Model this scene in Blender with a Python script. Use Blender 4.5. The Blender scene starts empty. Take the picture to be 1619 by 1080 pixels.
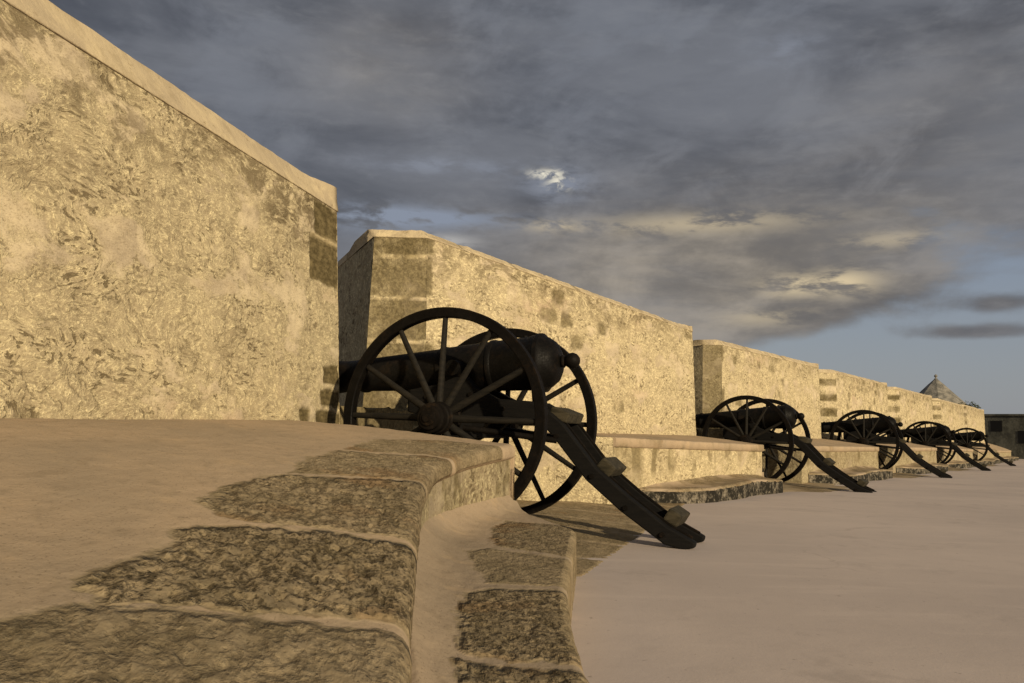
# Fort parapet with a row of cannons, evening sun
import bpy, bmesh
import numpy as np
from mathutils import Vector, Matrix, noise as mnoise
import math, random
EYE = 0.71                                # eye height over the plaza; all z below are over the plaza
def lerp(a, b, t): return a + (b - a) * t
def interp(x, xs, ys):
    if x <= xs[0]: return ys[0]
    for i in range(1, len(xs)):
        if x <= xs[i]:
            t = (x - xs[i-1]) / (xs[i] - xs[i-1])
            return ys[i-1] + (ys[i] - ys[i-1]) * t
    return ys[-1]
def smooth(a, b, x):
    t = max(0.0, min(1.0, (x - a) / (b - a))); return t * t * (3 - 2 * t)
# wall row: first wall runs along W1, the others along E from O
def wall1_x(y): return -1.973 + 0.219 * (y - 3.2)
O = (-0.776, 7.46); E = (0.5754, 0.8178); N = (0.8178, -0.5754)
def row(t, w): return (O[0] + E[0]*t + N[0]*w, O[1] + E[1]*t + N[1]*w)
def plaza_z(x, y):
    return interp(y, [-200, 8, 17, 25, 33, 60, 400], [0.0, 0.0, -0.04, -0.10, -0.145, -0.22, -0.22])
# platform beside the camera: lip line and wall base
LY = [-8.0, -1.0, 0.6, 1.137, 1.5, 2.154, 2.86, 3.7, 4.3, 4.75, 5.2]
LX = [-0.3, -0.09, -0.11, -0.125, -0.167, -0.231, -0.295, -0.327, -0.225, -0.10, 0.035]
LZ = [-0.335, -0.335, -0.335, -0.335, -0.335, -0.283, -0.205, -0.155, -0.117, -0.095, -0.075]
WY = [-8.0, -1.2, 0.8, 1.55, 2.1, 2.9, 3.65, 4.4, 4.95, 5.25, 5.55]
def smooth_interp(x, xs, ys):
    h = 0.12
    return (interp(x-h, xs, ys) + 2*interp(x, xs, ys) + interp(x+h, xs, ys)) / 4 if x < 5.05 else interp(x, xs, ys)
def lip1(y): return (smooth_interp(y, LY, LX), y, smooth_interp(y, LY, LZ) + EYE)
def base1(y):
    wy = interp(y, LY, WY)
    return (wall1_x(wy), wy, EYE + interp(wy, [0, 3.2, 5.55, 6.3], [-0.03, 0.005, 0.045, 0.046]))
def top1(y, b):
    w, l = base1(y), lip1(y)
    f = b ** 1.25
    return (lerp(w[0], l[0], b), lerp(w[1], l[1], b), lerp(w[2], l[2], f))
# bench (lower step) beside the camera: inner foot of the riser and outer edge
BY = [-8.0, -1.0, 0.6, 1.2, 1.66, 1.836, 2.161, 2.632, 3.297, 4.14, 4.2]
BX = [0.6, 0.30, 0.20, 0.18, 0.174, 0.168, 0.171, 0.191, 0.257, 0.342, 0.345]
BZ = -0.48 + EYE

random.seed(7)
sc = bpy.context.scene
COL = sc.collection

# ------------------------------------------------------------------ numpy noise
_rng = np.random.RandomState(11)
_perm = np.concatenate([_rng.permutation(256)] * 3)
_grad = _rng.normal(size=(256, 3)); _grad /= np.linalg.norm(_grad, axis=1)[:, None]
def perlin(p):
    p = np.asarray(p, float); i = np.floor(p).astype(int); f = p - i; i &= 255
    u = f * f * f * (f * (f * 6 - 15) + 10)
    def g(dx, dy, dz):
        h = _perm[_perm[_perm[(i[..., 0] + dx) & 255] + ((i[..., 1] + dy) & 255)] + ((i[..., 2] + dz) & 255)]
        gr = _grad[h]
        return gr[..., 0] * (f[..., 0] - dx) + gr[..., 1] * (f[..., 1] - dy) + gr[..., 2] * (f[..., 2] - dz)
    def mix(a, b, t): return a + (b - a) * t
    x0 = mix(mix(g(0,0,0), g(1,0,0), u[..., 0]), mix(g(0,1,0), g(1,1,0), u[..., 0]), u[..., 1])
    x1 = mix(mix(g(0,0,1), g(1,0,1), u[..., 0]), mix(g(0,1,1), g(1,1,1), u[..., 0]), u[..., 1])
    return mix(x0, x1, u[..., 2]) * 1.6
def fbm(p, s, octv=4, gain=0.5, off=0.0):
    p = np.asarray(p, float) * s + off; a = 1.0; out = 0.0; tot = 0.0
    for _ in range(octv):
        out = out + a * perlin(p); tot += a; a *= gain; p = p * 2.03 + 17.3
    return out / tot
def ridged(p, s, octv=3, off=0.0):
    p = np.asarray(p, float) * s + off; a = 1.0; out = 0.0; tot = 0.0
    for _ in range(octv):
        out = out + a * (1 - np.abs(perlin(p)) * 1.6); tot += a; a *= 0.5; p = p * 2.03 + 9.1
    return out / tot
def sstep(a, b, x):
    t = np.clip((np.asarray(x, float) - a) / (b - a), 0, 1); return t * t * (3 - 2 * t)
def sdf_poly(X, Y, poly):
    d = np.full(X.shape, 1e9); inside = np.zeros(X.shape, bool); n = len(poly)
    for k in range(n):
        (x0, y0), (x1, y1) = poly[k], poly[(k + 1) % n]
        ex, ey = x1 - x0, y1 - y0
        t = np.clip(((X - x0) * ex + (Y - y0) * ey) / (ex * ex + ey * ey + 1e-12), 0, 1)
        d = np.minimum(d, np.hypot(X - x0 - t * ex, Y - y0 - t * ey))
        c = ((y0 > Y) != (y1 > Y)) & (X < ex * (Y - y0) / (ey + 1e-12) + x0)
        inside ^= c
    return np.where(inside, -d, d)

# ------------------------------------------------------------------ node helpers
class G:
    def __init__(s, nt): s.nt = nt; s.n = nt.nodes; s.l = nt.links
    def node(s, typ, ins=None, **props):
        nd = s.n.new(typ)
        for k, v in props.items(): setattr(nd, k, v)
        for k, v in (ins or {}).items():
            sock = nd.inputs[k]
            if isinstance(v, bpy.types.NodeSocket): s.l.new(v, sock)
            else:
                if sock.type == 'RGBA' and len(v) == 3: v = (*v, 1)
                sock.default_value = v
        return nd
    def math(s, op, a, b=0.0, c=None, clamp=False):
        ins = {0: a, 1: b}
        if c is not None: ins[2] = c
        return s.node('ShaderNodeMath', ins, operation=op, use_clamp=clamp).outputs[0]
    def vmath(s, op, a, b=(0, 0, 0)):
        return s.node('ShaderNodeVectorMath', {0: a, 1: b}, operation=op).outputs[0]
    def noise(s, vec, scale, detail=4.0, rough=0.55, dist=0.0, typ='FBM', out=0):
        return s.node('ShaderNodeTexNoise', {'Vector': vec, 'Scale': scale, 'Detail': detail, 'Roughness': rough,
                      'Distortion': dist}, noise_dimensions='3D', noise_type=typ).outputs[out]
    def vor(s, vec, scale, feature='F1', rnd=1.0, out='Distance'):
        return s.node('ShaderNodeTexVoronoi', {'Vector': vec, 'Scale': scale, 'Randomness': rnd}, feature=feature).outputs[out]
    def ss(s, x, a, b, lo=0.0, hi=1.0):
        return s.node('ShaderNodeMapRange', {'Value': x, 'From Min': a, 'From Max': b, 'To Min': lo, 'To Max': hi},
                      interpolation_type='SMOOTHSTEP', clamp=True).outputs[0]
    def mix(s, f, a, b, blend='MIX'):
        nd = s.n.new('ShaderNodeMix'); nd.data_type = 'RGBA'; nd.blend_type = blend; nd.clamp_factor = True
        for idx, v in ((0, f), (6, a), (7, b)):
            if isinstance(v, bpy.types.NodeSocket): s.l.new(v, nd.inputs[idx])
            else:
                if idx and len(v) == 3: v = (*v, 1)
                nd.inputs[idx].default_value = v
        return nd.outputs[2]
    def ridge(s, vec, scale, detail=2.0, power=4.0):
        n = s.noise(vec, scale, detail, 0.5)
        a = s.math('ABSOLUTE', s.math('MULTIPLY_ADD', n, 2.0, -1.0))
        return s.math('POWER', s.math('SUBTRACT', 1.0, s.math('MULTIPLY', a, 1.6), clamp=True), power)

def new_mat(name):
    m = bpy.data.materials.new(name); m.use_nodes = True
    g = G(m.node_tree); b = g.n['Principled BSDF']; b.inputs['Roughness'].default_value = 0.9
    b.inputs['Specular IOR Level'].default_value = 0.2
    return m, g, b
def coords(g, obj=True):
    return g.node('ShaderNodeTexCoord').outputs['Object']
def set_bump(g, b, h, strength, dist):
    nd = g.node('ShaderNodeBump', {'Strength': strength, 'Distance': dist, 'Height': h})
    g.l.new(nd.outputs[0], b.inputs['Normal'])
def mask_rgb(g):
    a = g.node('ShaderNodeAttribute', attribute_name='mask')
    sp = g.node('ShaderNodeSeparateColor', {0: a.outputs['Color']})
    return sp.outputs[0], sp.outputs[1], sp.outputs[2]

# crumbling lime plaster of the parapet
def wall_material(name, worm=25.0, patch=2.6, bump=0.4, rough_all=0.0, tone=1.0, stain=0.5, ang=54.9, stretch=1.8):
    m, g, b = new_mat(name); p = coords(g)
    p = g.node('ShaderNodeMapping', {'Vector': p, 'Rotation': (0, 0, math.radians(ang)), 'Scale': (stretch, 1, 1)}, vector_type='TEXTURE').outputs[0]
    b.inputs['Specular IOR Level'].default_value = 0.06; b.inputs['Roughness'].default_value = 1.0
    st, dk, lt = mask_rgb(g)
    def warp(v, sc_, amp, seed=0.0):
        nz = g.node('ShaderNodeTexNoise', {'Vector': v, 'Scale': sc_, 'Detail': 3.0}).outputs['Color']
        dv = g.node('ShaderNodeVectorMath', {0: g.vmath('SUBTRACT', nz, (0.5, 0.5, 0.5)), 'Scale': amp}, operation='SCALE').outputs[0]
        return g.vmath('ADD', v, dv)
    pw = warp(p, 3.0, 0.28); pw2 = warp(pw, 14.0, 0.05)
    # surviving smooth skin (patches) against broken, squiggly lime
    patchn = g.noise(pw, patch, 4.0, 0.55)
    rg = g.ss(g.math('MULTIPLY_ADD', g.noise(p, 11.0, 4.0, 0.6), 0.16, patchn), 0.475 - rough_all, 0.545 - rough_all)
    rg = g.math('MAXIMUM', rg, g.math('MULTIPLY', g.ss(g.noise(p, 9.0, 5.0, 0.65), 0.52, 0.60), 0.6))
    r1 = g.ridge(pw2, worm, 2.5, 8.0)
    r2 = g.ridge(pw2, worm * 2.2, 2.5, 6.0)
    brk = g.ss(g.noise(p, worm * 1.5, 4.0, 0.7), 0.38, 0.58, 0.15, 1.0)
    wm = g.math('MULTIPLY', g.math('MULTIPLY_ADD', r2, 0.65, g.math('MULTIPLY', r1, 0.75), clamp=True), g.math('MULTIPLY', rg, brk))
    n_dot = g.noise(pw2, worm * 1.25, 3.0, 0.6)
    dots = g.math('MULTIPLY', g.ss(n_dot, 0.545, 0.61), g.math('MULTIPLY', rg, g.ss(g.noise(p, 3.6, 4.0), 0.40, 0.60)))
    crk = g.math('MULTIPLY', g.ridge(pw2, worm * 0.36, 5.0, 14.0), g.math('MULTIPLY', rg, g.ss(g.noise(p, 2.1, 3.0), 0.42, 0.62)))
    fine = g.noise(p, 150.0, 3.0, 0.6); mid_ = g.noise(p, 8.0, 5.0, 0.6)
    big = g.noise(p, 1.7, 4.0); hue = g.noise(p, 1.0, 3.0)
    sk = g.mix(g.ss(g.math('MULTIPLY_ADD', g.noise(pw, 5.5, 4.0, 0.6), 0.7, g.math('MULTIPLY', big, 0.4)), 0.46, 0.62), (0.46*tone, 0.38*tone, 0.265*tone), (0.62*tone, 0.52*tone, 0.35*tone))
    sk = g.mix(g.ss(hue, 0.52, 0.66, 0.0, 0.75), sk, (0.50*tone, 0.375*tone, 0.255*tone))
    sk = g.mix(g.ss(mid_, 0.50, 0.72, 0.0, 0.35), sk, (0.40*tone, 0.31*tone, 0.19*tone))
    base = g.mix(g.math('MULTIPLY', rg, 0.62), sk, g.mix(g.ss(mid_, 0.35, 0.65), (0.22*tone, 0.175*tone, 0.098*tone), (0.39*tone, 0.32*tone, 0.19*tone)))
    c = g.mix(g.math('MULTIPLY', wm, 0.95, clamp=True), base, (0.86*tone, 0.74*tone, 0.45*tone))
    c = g.mix(g.math('MULTIPLY', dots, 0.85), c, (0.12, 0.09, 0.05))
    c = g.mix(g.math('MULTIPLY', crk, 0.4), c, (0.14, 0.105, 0.055))
    grain = g.noise(p, worm * 4.0, 4.0, 0.7)
    c = g.mix(g.ss(grain, 0.50, 0.68, 0.0, 0.55), c, (0.24*tone, 0.185*tone, 0.105*tone))
    c = g.mix(g.ss(grain, 0.46, 0.32, 0.0, 0.40), c, (0.74*tone, 0.62*tone, 0.38*tone))
    grey = g.math('MULTIPLY', g.ss(g.noise(pw, 1.5, 6.0, 0.65), 0.55, 0.68), g.ss(g.noise(p, 26.0, 4.0, 0.7), 0.38, 0.58))
    c = g.mix(g.math('MULTIPLY', grey, stain), c, (0.25, 0.195, 0.115))
    dkf = g.math('MULTIPLY', dk, g.ss(g.noise(pw2, 12.0, 5.0, 0.7), 0.43, 0.56))
    c = g.mix(g.math('MULTIPLY', dkf, 0.85), c, (0.15, 0.115, 0.065))
    qn = g.noise(p, 30.0, 6.0, 0.72)
    qc = g.mix(g.ss(qn, 0.36, 0.68), (0.085, 0.066, 0.032), (0.20, 0.158, 0.08))
    c = g.mix(st, c, qc)
    c = g.mix(lt, c, (0.66*tone, 0.53*tone, 0.30*tone))
    h = g.math('MULTIPLY_ADD', wm, 0.50, g.math('MULTIPLY', mid_, 0.45))
    h = g.math('SUBTRACT', h, g.math('MULTIPLY', dots, 0.6)); h = g.math('SUBTRACT', h, g.math('MULTIPLY', crk, 0.8))
    h = g.math('SUBTRACT', h, g.math('MULTIPLY', rg, 0.35))
    h = g.math('MULTIPLY_ADD', fine, 0.20, h); h = g.math('MULTIPLY_ADD', g.noise(p, 45.0, 4.0, 0.65), 0.35, h)
    h = g.math('MULTIPLY', h, g.math('SUBTRACT', 1.0, g.math('MULTIPLY', st, 0.75)))
    h = g.math('MULTIPLY_ADD', g.math('MULTIPLY', qn, st), 0.9, h)
    g.l.new(c, b.inputs['Base Color']); set_bump(g, b, h, bump, 0.011)
    return m

def coping_material(name, smooth_=True):
    m, g, b = new_mat(name); p = coords(g); jt = mask_rgb(g)[0]
    n1 = g.noise(p, 3.0, 5.0, 0.6); n2 = g.noise(p, 60.0, 4.0, 0.65)
    c = g.mix(g.ss(n1, 0.35, 0.65), (0.44, 0.36, 0.24), (0.53, 0.435, 0.28))
    c = g.mix(g.ss(g.noise(p, 16.0, 5.0, 0.7), 0.60 if smooth_ else 0.52, 0.72), c, (0.26, 0.20, 0.12))
    c = g.mix(g.ss(g.noise(p, 7.0, 5.0, 0.7), 0.52, 0.6, 0.0, 0.3 if smooth_ else 0.6), c, (0.68, 0.56, 0.34))
    c = g.mix(g.math('MULTIPLY', g.ss(g.noise(p, 4.5, 6.0, 0.7), 0.50, 0.64), 0.35 if smooth_ else 0.6), c, (0.30, 0.235, 0.14))
    c = g.mix(g.math('MULTIPLY', jt, g.ss(n2, 0.3, 0.5)), c, (0.15, 0.115, 0.065))
    b.inputs['Specular IOR Level'].default_value = 0.05
    g.l.new(c, b.inputs['Base Color'])
    set_bump(g, b, g.math('MULTIPLY_ADD', n2, 0.4, g.math('MULTIPLY', g.noise(p, 12.0, 5.0, 0.6), 1.0)), 0.35 if smooth_ else 0.8, 0.02)
    return m

# terrace floor: lime screed with bare weathered stones (mask red), pitting (green), light mortar (blue)
def terrace_material(name, plaster=(0.39, 0.305, 0.21), tone=1.0):
    m, g, b = new_mat(name); p = coords(g)
    st, pt, lt = mask_rgb(g)
    ps = g.node('ShaderNodeMapping', {'Vector': p, 'Rotation': (0, 0, math.radians(12)), 'Scale': (1.0, 2.3, 1.0)}, vector_type='TEXTURE').outputs[0]
    n1 = g.noise(ps, 1.8, 5.0, 0.6); n2 = g.noise(ps, 16.0, 5.0, 0.6); n3 = g.noise(ps, 120.0, 3.0, 0.6)
    pl = g.mix(g.ss(n1, 0.32, 0.68), tuple(v*0.92*tone for v in plaster), (plaster[0]*1.14*tone, plaster[1]*1.1*tone, plaster[2]*1.06*tone))
    pl = g.mix(g.math('MULTIPLY', g.ss(n2, 0.52, 0.70), 0.35), pl, (0.24*tone, 0.185*tone, 0.12*tone))
    pl = g.mix(g.ss(g.noise(ps, 170.0, 2.0, 0.6), 0.58, 0.70, 0.0, 0.55), pl, (0.20, 0.15, 0.10))
    pl = g.mix(g.ss(g.noise(p, 4.0, 6.0, 0.7), 0.56, 0.66, 0.0, 0.35), pl, (0.52*tone, 0.38*tone, 0.23*tone))
    # stone: crusty, black pits, pale grains
    mp = g.node('ShaderNodeMapping', {'Vector': p, 'Rotation': (0, 0, math.radians(12)), 'Scale': (1.0, 2.3, 1.0)}, vector_type='TEXTURE').outputs[0]
    s1 = g.noise(mp, 74.0, 4.0, 0.62, 0.3); s2 = g.noise(mp, 9.0, 5.0, 0.6, 0.2); s3 = g.noise(mp, 130.0, 2.0, 0.5)
    s1 = g.math('MULTIPLY_ADD', g.vor(mp, 120.0, 'F1'), 0.28, g.math('MULTIPLY_ADD', s1, 0.85, -0.09))
    so = g.mix(g.ss(s2, 0.3, 0.7), (0.235, 0.184, 0.108), (0.345, 0.268, 0.165))
    so = g.mix(g.ss(s3, 0.50, 0.75, 0.0, 0.45), so, (0.40, 0.33, 0.21))
    so = g.mix(g.math('MULTIPLY', g.ss(g.noise(p, 2.7, 4.0), 0.55, 0.7), 0.5), so, (0.25, 0.14, 0.06))
    s4 = g.noise(mp, 30.0, 5.0, 0.65, 0.2)
    pit = g.math('MULTIPLY', g.ss(g.math('MULTIPLY_ADD', s4, 0.5, g.math('MULTIPLY', s1, 0.5)), 0.535, 0.405), g.math('MULTIPLY_ADD', pt, 0.90, 0.10))
    so = g.mix(g.math('MULTIPLY', pit, 0.85), so, (0.055, 0.042, 0.023))
    so = g.mix(g.math('MULTIPLY', pt, 0.25), so, (0.13, 0.10, 0.058))
    c = g.mix(st, pl, so)
    c = g.mix(g.math('MULTIPLY', lt, g.ss(n2, 0.40, 0.62, 0.1, 0.8)), c, (0.50*tone, 0.40*tone, 0.25*tone))
    g.l.new(c, b.inputs['Base Color'])
    hp = g.math('MULTIPLY_ADD', n3, 0.10, g.math('MULTIPLY', n2, 0.35))
    hs = g.math('MULTIPLY_ADD', g.math('MINIMUM', g.math('MULTIPLY_ADD', s4, 1.1, g.math('MULTIPLY', s1, 0.35)), 0.80), g.math('MULTIPLY_ADD', pt, 1.5, 0.30), g.math('MULTIPLY', s3, 0.18))
    h = g.math('ADD', g.math('MULTIPLY', hp, g.math('SUBTRACT', 1.0, st)), g.math('MULTIPLY', hs, st))
    set_bump(g, b, h, 0.75, 0.02)
    b.inputs['Specular IOR Level'].default_value = 0.05
    return m

def plaza_material():
    m, g, b = new_mat('plaza_screed'); p = coords(g)
    n1 = g.noise(p, 0.45, 5.0, 0.6); n2 = g.noise(p, 5.0, 5.0, 0.65); n3 = g.noise(p, 90.0, 4.0, 0.7)
    c = g.mix(g.ss(n1, 0.3, 0.7), (0.47, 0.40, 0.36), (0.56, 0.475, 0.42))
    c = g.mix(g.ss(n2, 0.50, 0.75, 0.0, 0.4), c, (0.43, 0.365, 0.325))
    mp = g.node('ShaderNodeMapping', {'Vector': p, 'Scale': (0.35, 2.2, 1.0), 'Rotation': (0, 0, 0.25)}).outputs[0]
    c = g.mix(g.ss(g.noise(mp, 2.2, 5.0, 0.6), 0.52, 0.68, 0.0, 0.35), c, (0.60, 0.51, 0.45))
    c = g.mix(g.ss(g.noise(p, 170.0, 2.0, 0.6), 0.62, 0.75, 0.0, 0.5), c, (0.17, 0.13, 0.10))
    c = g.mix(g.math('MULTIPLY', g.ss(g.noise(p, 1.3, 7.0, 0.7, 0.4), 0.56, 0.66), 0.3), c, (0.30, 0.255, 0.225))
    c = g.mix(g.ss(g.noise(p, 26.0, 4.0, 0.6), 0.66, 0.72, 0.0, 0.5), c, (0.20, 0.165, 0.14))
    # hairline cracks and small blots
    pw = g.vmath('ADD', p, g.vmath('MULTIPLY', g.noise(p, 2.0, 3.0, out=1), (0.6, 0.6, 0.0)))
    cr = g.ss(g.vor(pw, 0.35, 'DISTANCE_TO_EDGE'), 0.006, 0.001)
    c = g.mix(g.math('MULTIPLY', cr, g.ss(g.noise(p, 0.8, 2.0), 0.50, 0.6, 0.0, 0.22)), c, (0.2, 0.16, 0.13))
    g.l.new(c, b.inputs['Base Color'])
    set_bump(g, b, g.math('MULTIPLY_ADD', n3, 0.10, g.math('MULTIPLY', n2, 0.35)), 0.45, 0.015)
    return m

# black mould and flaking limewash on the low risers
def riser_material():
    m, g, b = new_mat('mouldy_riser'); p = coords(g)
    n1 = g.noise(p, 7.0, 7.0, 0.75, 0.3); n2 = g.noise(p, 30.0, 5.0, 0.7)
    c = g.mix(g.ss(n2, 0.35, 0.65), (0.12, 0.10, 0.07), (0.27, 0.235, 0.18))
    c = g.mix(g.ss(g.math('MULTIPLY_ADD', n2, 0.3, n1), 0.60, 0.76), (0.020, 0.018, 0.013), c)
    g.l.new(c, b.inputs['Base Color']); set_bump(g, b, g.math('ADD', n1, n2), 0.8, 0.03)
    return m

def metal(name, col, rough, rust=0.0, bump=0.25):
    m, g, b = new_mat(name); p = coords(g)
    n = g.noise(p, 14.0, 6.0, 0.7); n2 = g.noise(p, 70.0, 4.0, 0.6)
    c = g.mix(g.ss(n, 0.4, 0.7), col, tuple(v * 1.8 for v in col))
    if rust: c = g.mix(g.ss(g.noise(p, 9.0, 6.0, 0.75), 0.5, 0.68, 0.0, rust), c, (0.085, 0.05, 0.024))
    g.l.new(c, b.inputs['Base Color'])
    g.l.new(g.ss(n2, 0.3, 0.7, rough - 0.12, rough + 0.15), b.inputs['Roughness'])
    b.inputs['Specular IOR Level'].default_value = 0.08
    set_bump(g, b, g.math('MULTIPLY_ADD', n2, 0.5, n), bump, 0.006)
    return m
def wood(name, c1, c2, bump=0.4):
    m, g, b = new_mat(name); p = coords(g)
    mp = g.node('ShaderNodeMapping', {'Vector': p, 'Scale': (2.0, 14.0, 14.0)}).outputs[0]
    n = g.noise(mp, 3.0, 6.0, 0.65); n2 = g.noise(p, 30.0, 4.0)
    c = g.mix(g.ss(n, 0.35, 0.65), c1, c2)
    g.l.new(c, b.inputs['Base Color']); b.inputs['Roughness'].default_value = 0.75
    set_bump(g, b, g.math('MULTIPLY_ADD', n2, 0.3, n), bump, 0.006)
    return m

M = {}
M['wall'] = wall_material('crumbling_plaster')
M['wall_near'] = wall_material('crumbling_plaster_tall', worm=32.0, patch=2.9, stain=0.6, ang=77.6, bump=0.55)
M['wall_far'] = wall_material('crumbling_plaster_worn', worm=12.0, patch=1.6, bump=0.6, stain=0.6)
M['cheek'] = wall_material('pitted_cheek', worm=16.0, stretch=1.0, patch=3.0, rough_all=0.2, tone=0.85, stain=0.9)
M['quoin'] = wall_material('quoin_stone', worm=20.0, stretch=1.0, bump=0.6)
M['coping'] = coping_material('lime_coping')
M['coping_rough'] = coping_material('rough_coping', False)
M['terrace'] = terrace_material('terrace_floor')
M['bench'] = terrace_material('bench_stone', (0.35, 0.28, 0.20))
M['face'] = wall_material('riser_plaster', worm=16.0, patch=2.0, bump=0.5, rough_all=-0.03, stain=0.9, tone=0.66)
M['plaza'] = plaza_material()
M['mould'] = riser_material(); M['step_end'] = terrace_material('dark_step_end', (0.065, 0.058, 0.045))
M['black'] = metal('black_paint', (0.0035, 0.003, 0.0027), 0.55, 0.06)
M['barrel'] = metal('black_iron', (0.004, 0.0036, 0.0032), 0.5, 0.10, 0.5)
M['iron_worn'] = metal('worn_iron', (0.005, 0.004, 0.0032), 0.6, 0.15)
M['spoke'] = wood('painted_spoke', (0.006, 0.005, 0.0036), (0.014, 0.0115, 0.0078))
M['block'] = wood('bare_wood_block', (0.022, 0.019, 0.011), (0.055, 0.046, 0.028))
M['dark_wood'] = wood('black_beam', (0.002, 0.0017, 0.0015), (0.005, 0.0042, 0.0034))

# ------------------------------------------------------------------ object helpers
def link(o, parent=None):
    COL.objects.link(o)
    if parent is not None: o.parent = parent
    return o
def tag(o, label=None, cat=None, group=None, kind=None):
    if label: o['label'] = label
    if cat: o['category'] = cat
    if group: o['group'] = group
    if kind: o['kind'] = kind
    return o
def empty(name, loc, rz=0.0):
    o = bpy.data.objects.new(name, None); o.empty_display_size = 0.3
    o.location = loc; o.rotation_euler = (0, 0, rz); COL.objects.link(o); return o
def grid_faces(r, c, off=0, flip=False):
    i = np.arange((r - 1) * (c - 1)); a = (i // (c - 1)) * c + i % (c - 1) + off
    f = np.stack([a, a + 1, a + c + 1, a + c], 1)
    return f[:, ::-1] if flip else f
class Mesh:
    """collects grids and polygons into one mesh"""
    def __init__(s): s.v = []; s.f = []; s.m = []; s.n = 0
    def grid(s, P, mask=None, flip=False):
        P = np.asarray(P, float); r, c = P.shape[:2]
        s.f += grid_faces(r, c, s.n, flip).tolist()
        s.v.append(P.reshape(-1, 3))
        s.m.append(np.zeros((r * c, 3)) if mask is None else np.asarray(mask, float).reshape(-1, 3)); s.n += r * c
    def poly(s, pts, mask=(0, 0, 0)):
        s.v.append(np.asarray(pts, float)); s.f.append(list(range(s.n, s.n + len(pts))))
        s.m.append(np.tile(np.asarray(mask, float), (len(pts), 1))); s.n += len(pts)
    def build(s, name, mat, parent=None, origin=(0, 0, 0), smooth_=True):
        V = np.concatenate(s.v) - np.asarray(origin, float); K = np.concatenate(s.m)
        me = bpy.data.meshes.new(name); me.from_pydata(V.tolist(), [], s.f)
        at = me.color_attributes.new('mask', 'FLOAT_COLOR', 'POINT')
        at.data.foreach_set('color', np.concatenate([np.clip(K, 0, 1), np.ones((len(K), 1))], 1).astype(np.float32).ravel())
        me.polygons.foreach_set('use_smooth', [smooth_] * len(me.polygons))
        me.materials.append(mat); me.update()
        o = link(bpy.data.objects.new(name, me), parent)
        if parent is None: o.location = origin
        return o
class MB:
    """small solid shapes joined into one mesh"""
    def __init__(s): s.bm = bmesh.new()
    def prism(s, pts, y0, y1):                       # XZ outline extruded along Y
        a = [s.bm.verts.new((x, y0, z)) for x, z in pts]; b = [s.bm.verts.new((x, y1, z)) for x, z in pts]
        n = len(pts)
        s.bm.faces.new(a); s.bm.faces.new(b[::-1])
        for i in range(n): s.bm.faces.new((a[i], b[i], b[(i+1) % n], a[(i+1) % n]))
        return s
    def box(s, c, d, rot=None):
        m = Matrix.Translation(c)
        if rot is not None: m = m @ rot
        bmesh.ops.create_cube(s.bm, size=1.0, matrix=m @ Matrix.Diagonal((*d, 1))); return s
    def rod(s, p0, p1, r0, r1=None, seg=10, sx=1.0):
        p0, p1 = Vector(p0), Vector(p1); d = p1 - p0; r1 = r0 if r1 is None else r1
        m = Matrix.Translation((p0 + p1) / 2) @ d.to_track_quat('Z', 'Y').to_matrix().to_4x4()
        bmesh.ops.create_cone(s.bm, cap_ends=True, segments=seg, radius1=r0, radius2=r1, depth=d.length, matrix=m @ Matrix.Diagonal((sx, 1, 1, 1))); return s
    def lathe(s, prof, axis0, axisdir, seg=32):      # prof: (distance along, radius)
        ax = Vector(axisdir).normalized(); up = Vector((0, 0, 1)) if abs(ax.z) < 0.9 else Vector((1, 0, 0))
        e1 = ax.cross(up).normalized(); e2 = ax.cross(e1); o = Vector(axis0); rings = []
        for d, r in prof:
            c = o + ax * d
            rings.append([s.bm.verts.new(c + (e1 * math.cos(2*math.pi*k/seg) + e2 * math.sin(2*math.pi*k/seg)) * max(r, 1e-4)) for k in range(seg)])
        for a, b in zip(rings, rings[1:]):
            for k in range(seg): s.bm.faces.new((a[k], a[(k+1) % seg], b[(k+1) % seg], b[k]))
        s.bm.faces.new(rings[0][::-1]); s.bm.faces.new(rings[-1]); return s
    def build(s, name, mat, parent=None, loc=(0, 0, 0), bevel=0.0, smooth_=False):
        bmesh.ops.recalc_face_normals(s.bm, faces=s.bm.faces)
        if bevel:
            bmesh.ops.bevel(s.bm, geom=[e for e in s.bm.edges if e.is_manifold and e.calc_face_angle(0) > 0.6], offset=bevel, segments=2, affect='EDGES', profile=0.6)
        me = bpy.data.meshes.new(name); s.bm.to_mesh(me); s.bm.free()
        if smooth_:
            me.polygons.foreach_set('use_smooth', [True] * len(me.polygons)); me.set_sharp_from_angle(angle=math.radians(40))
        me.materials.append(mat)
        o = link(bpy.data.objects.new(name, me), parent); o.location = loc; return o

# ------------------------------------------------------------------ plaza
xs = np.concatenate([np.linspace(-400, -30, 8), np.linspace(-20, 40, 61), np.linspace(60, 400, 8)])
ys = np.concatenate([np.linspace(-200, -20, 6), np.linspace(-10, 60, 71), np.linspace(90, 500, 8)])
X, Y = np.meshgrid(xs, ys); Z = np.vectorize(plaza_z)(X, Y)
mb = Mesh(); mb.grid(np.stack([X, Y, Z], -1))
tag(mb.build('plaza_ground', M['plaza']), kind='structure')

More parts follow.
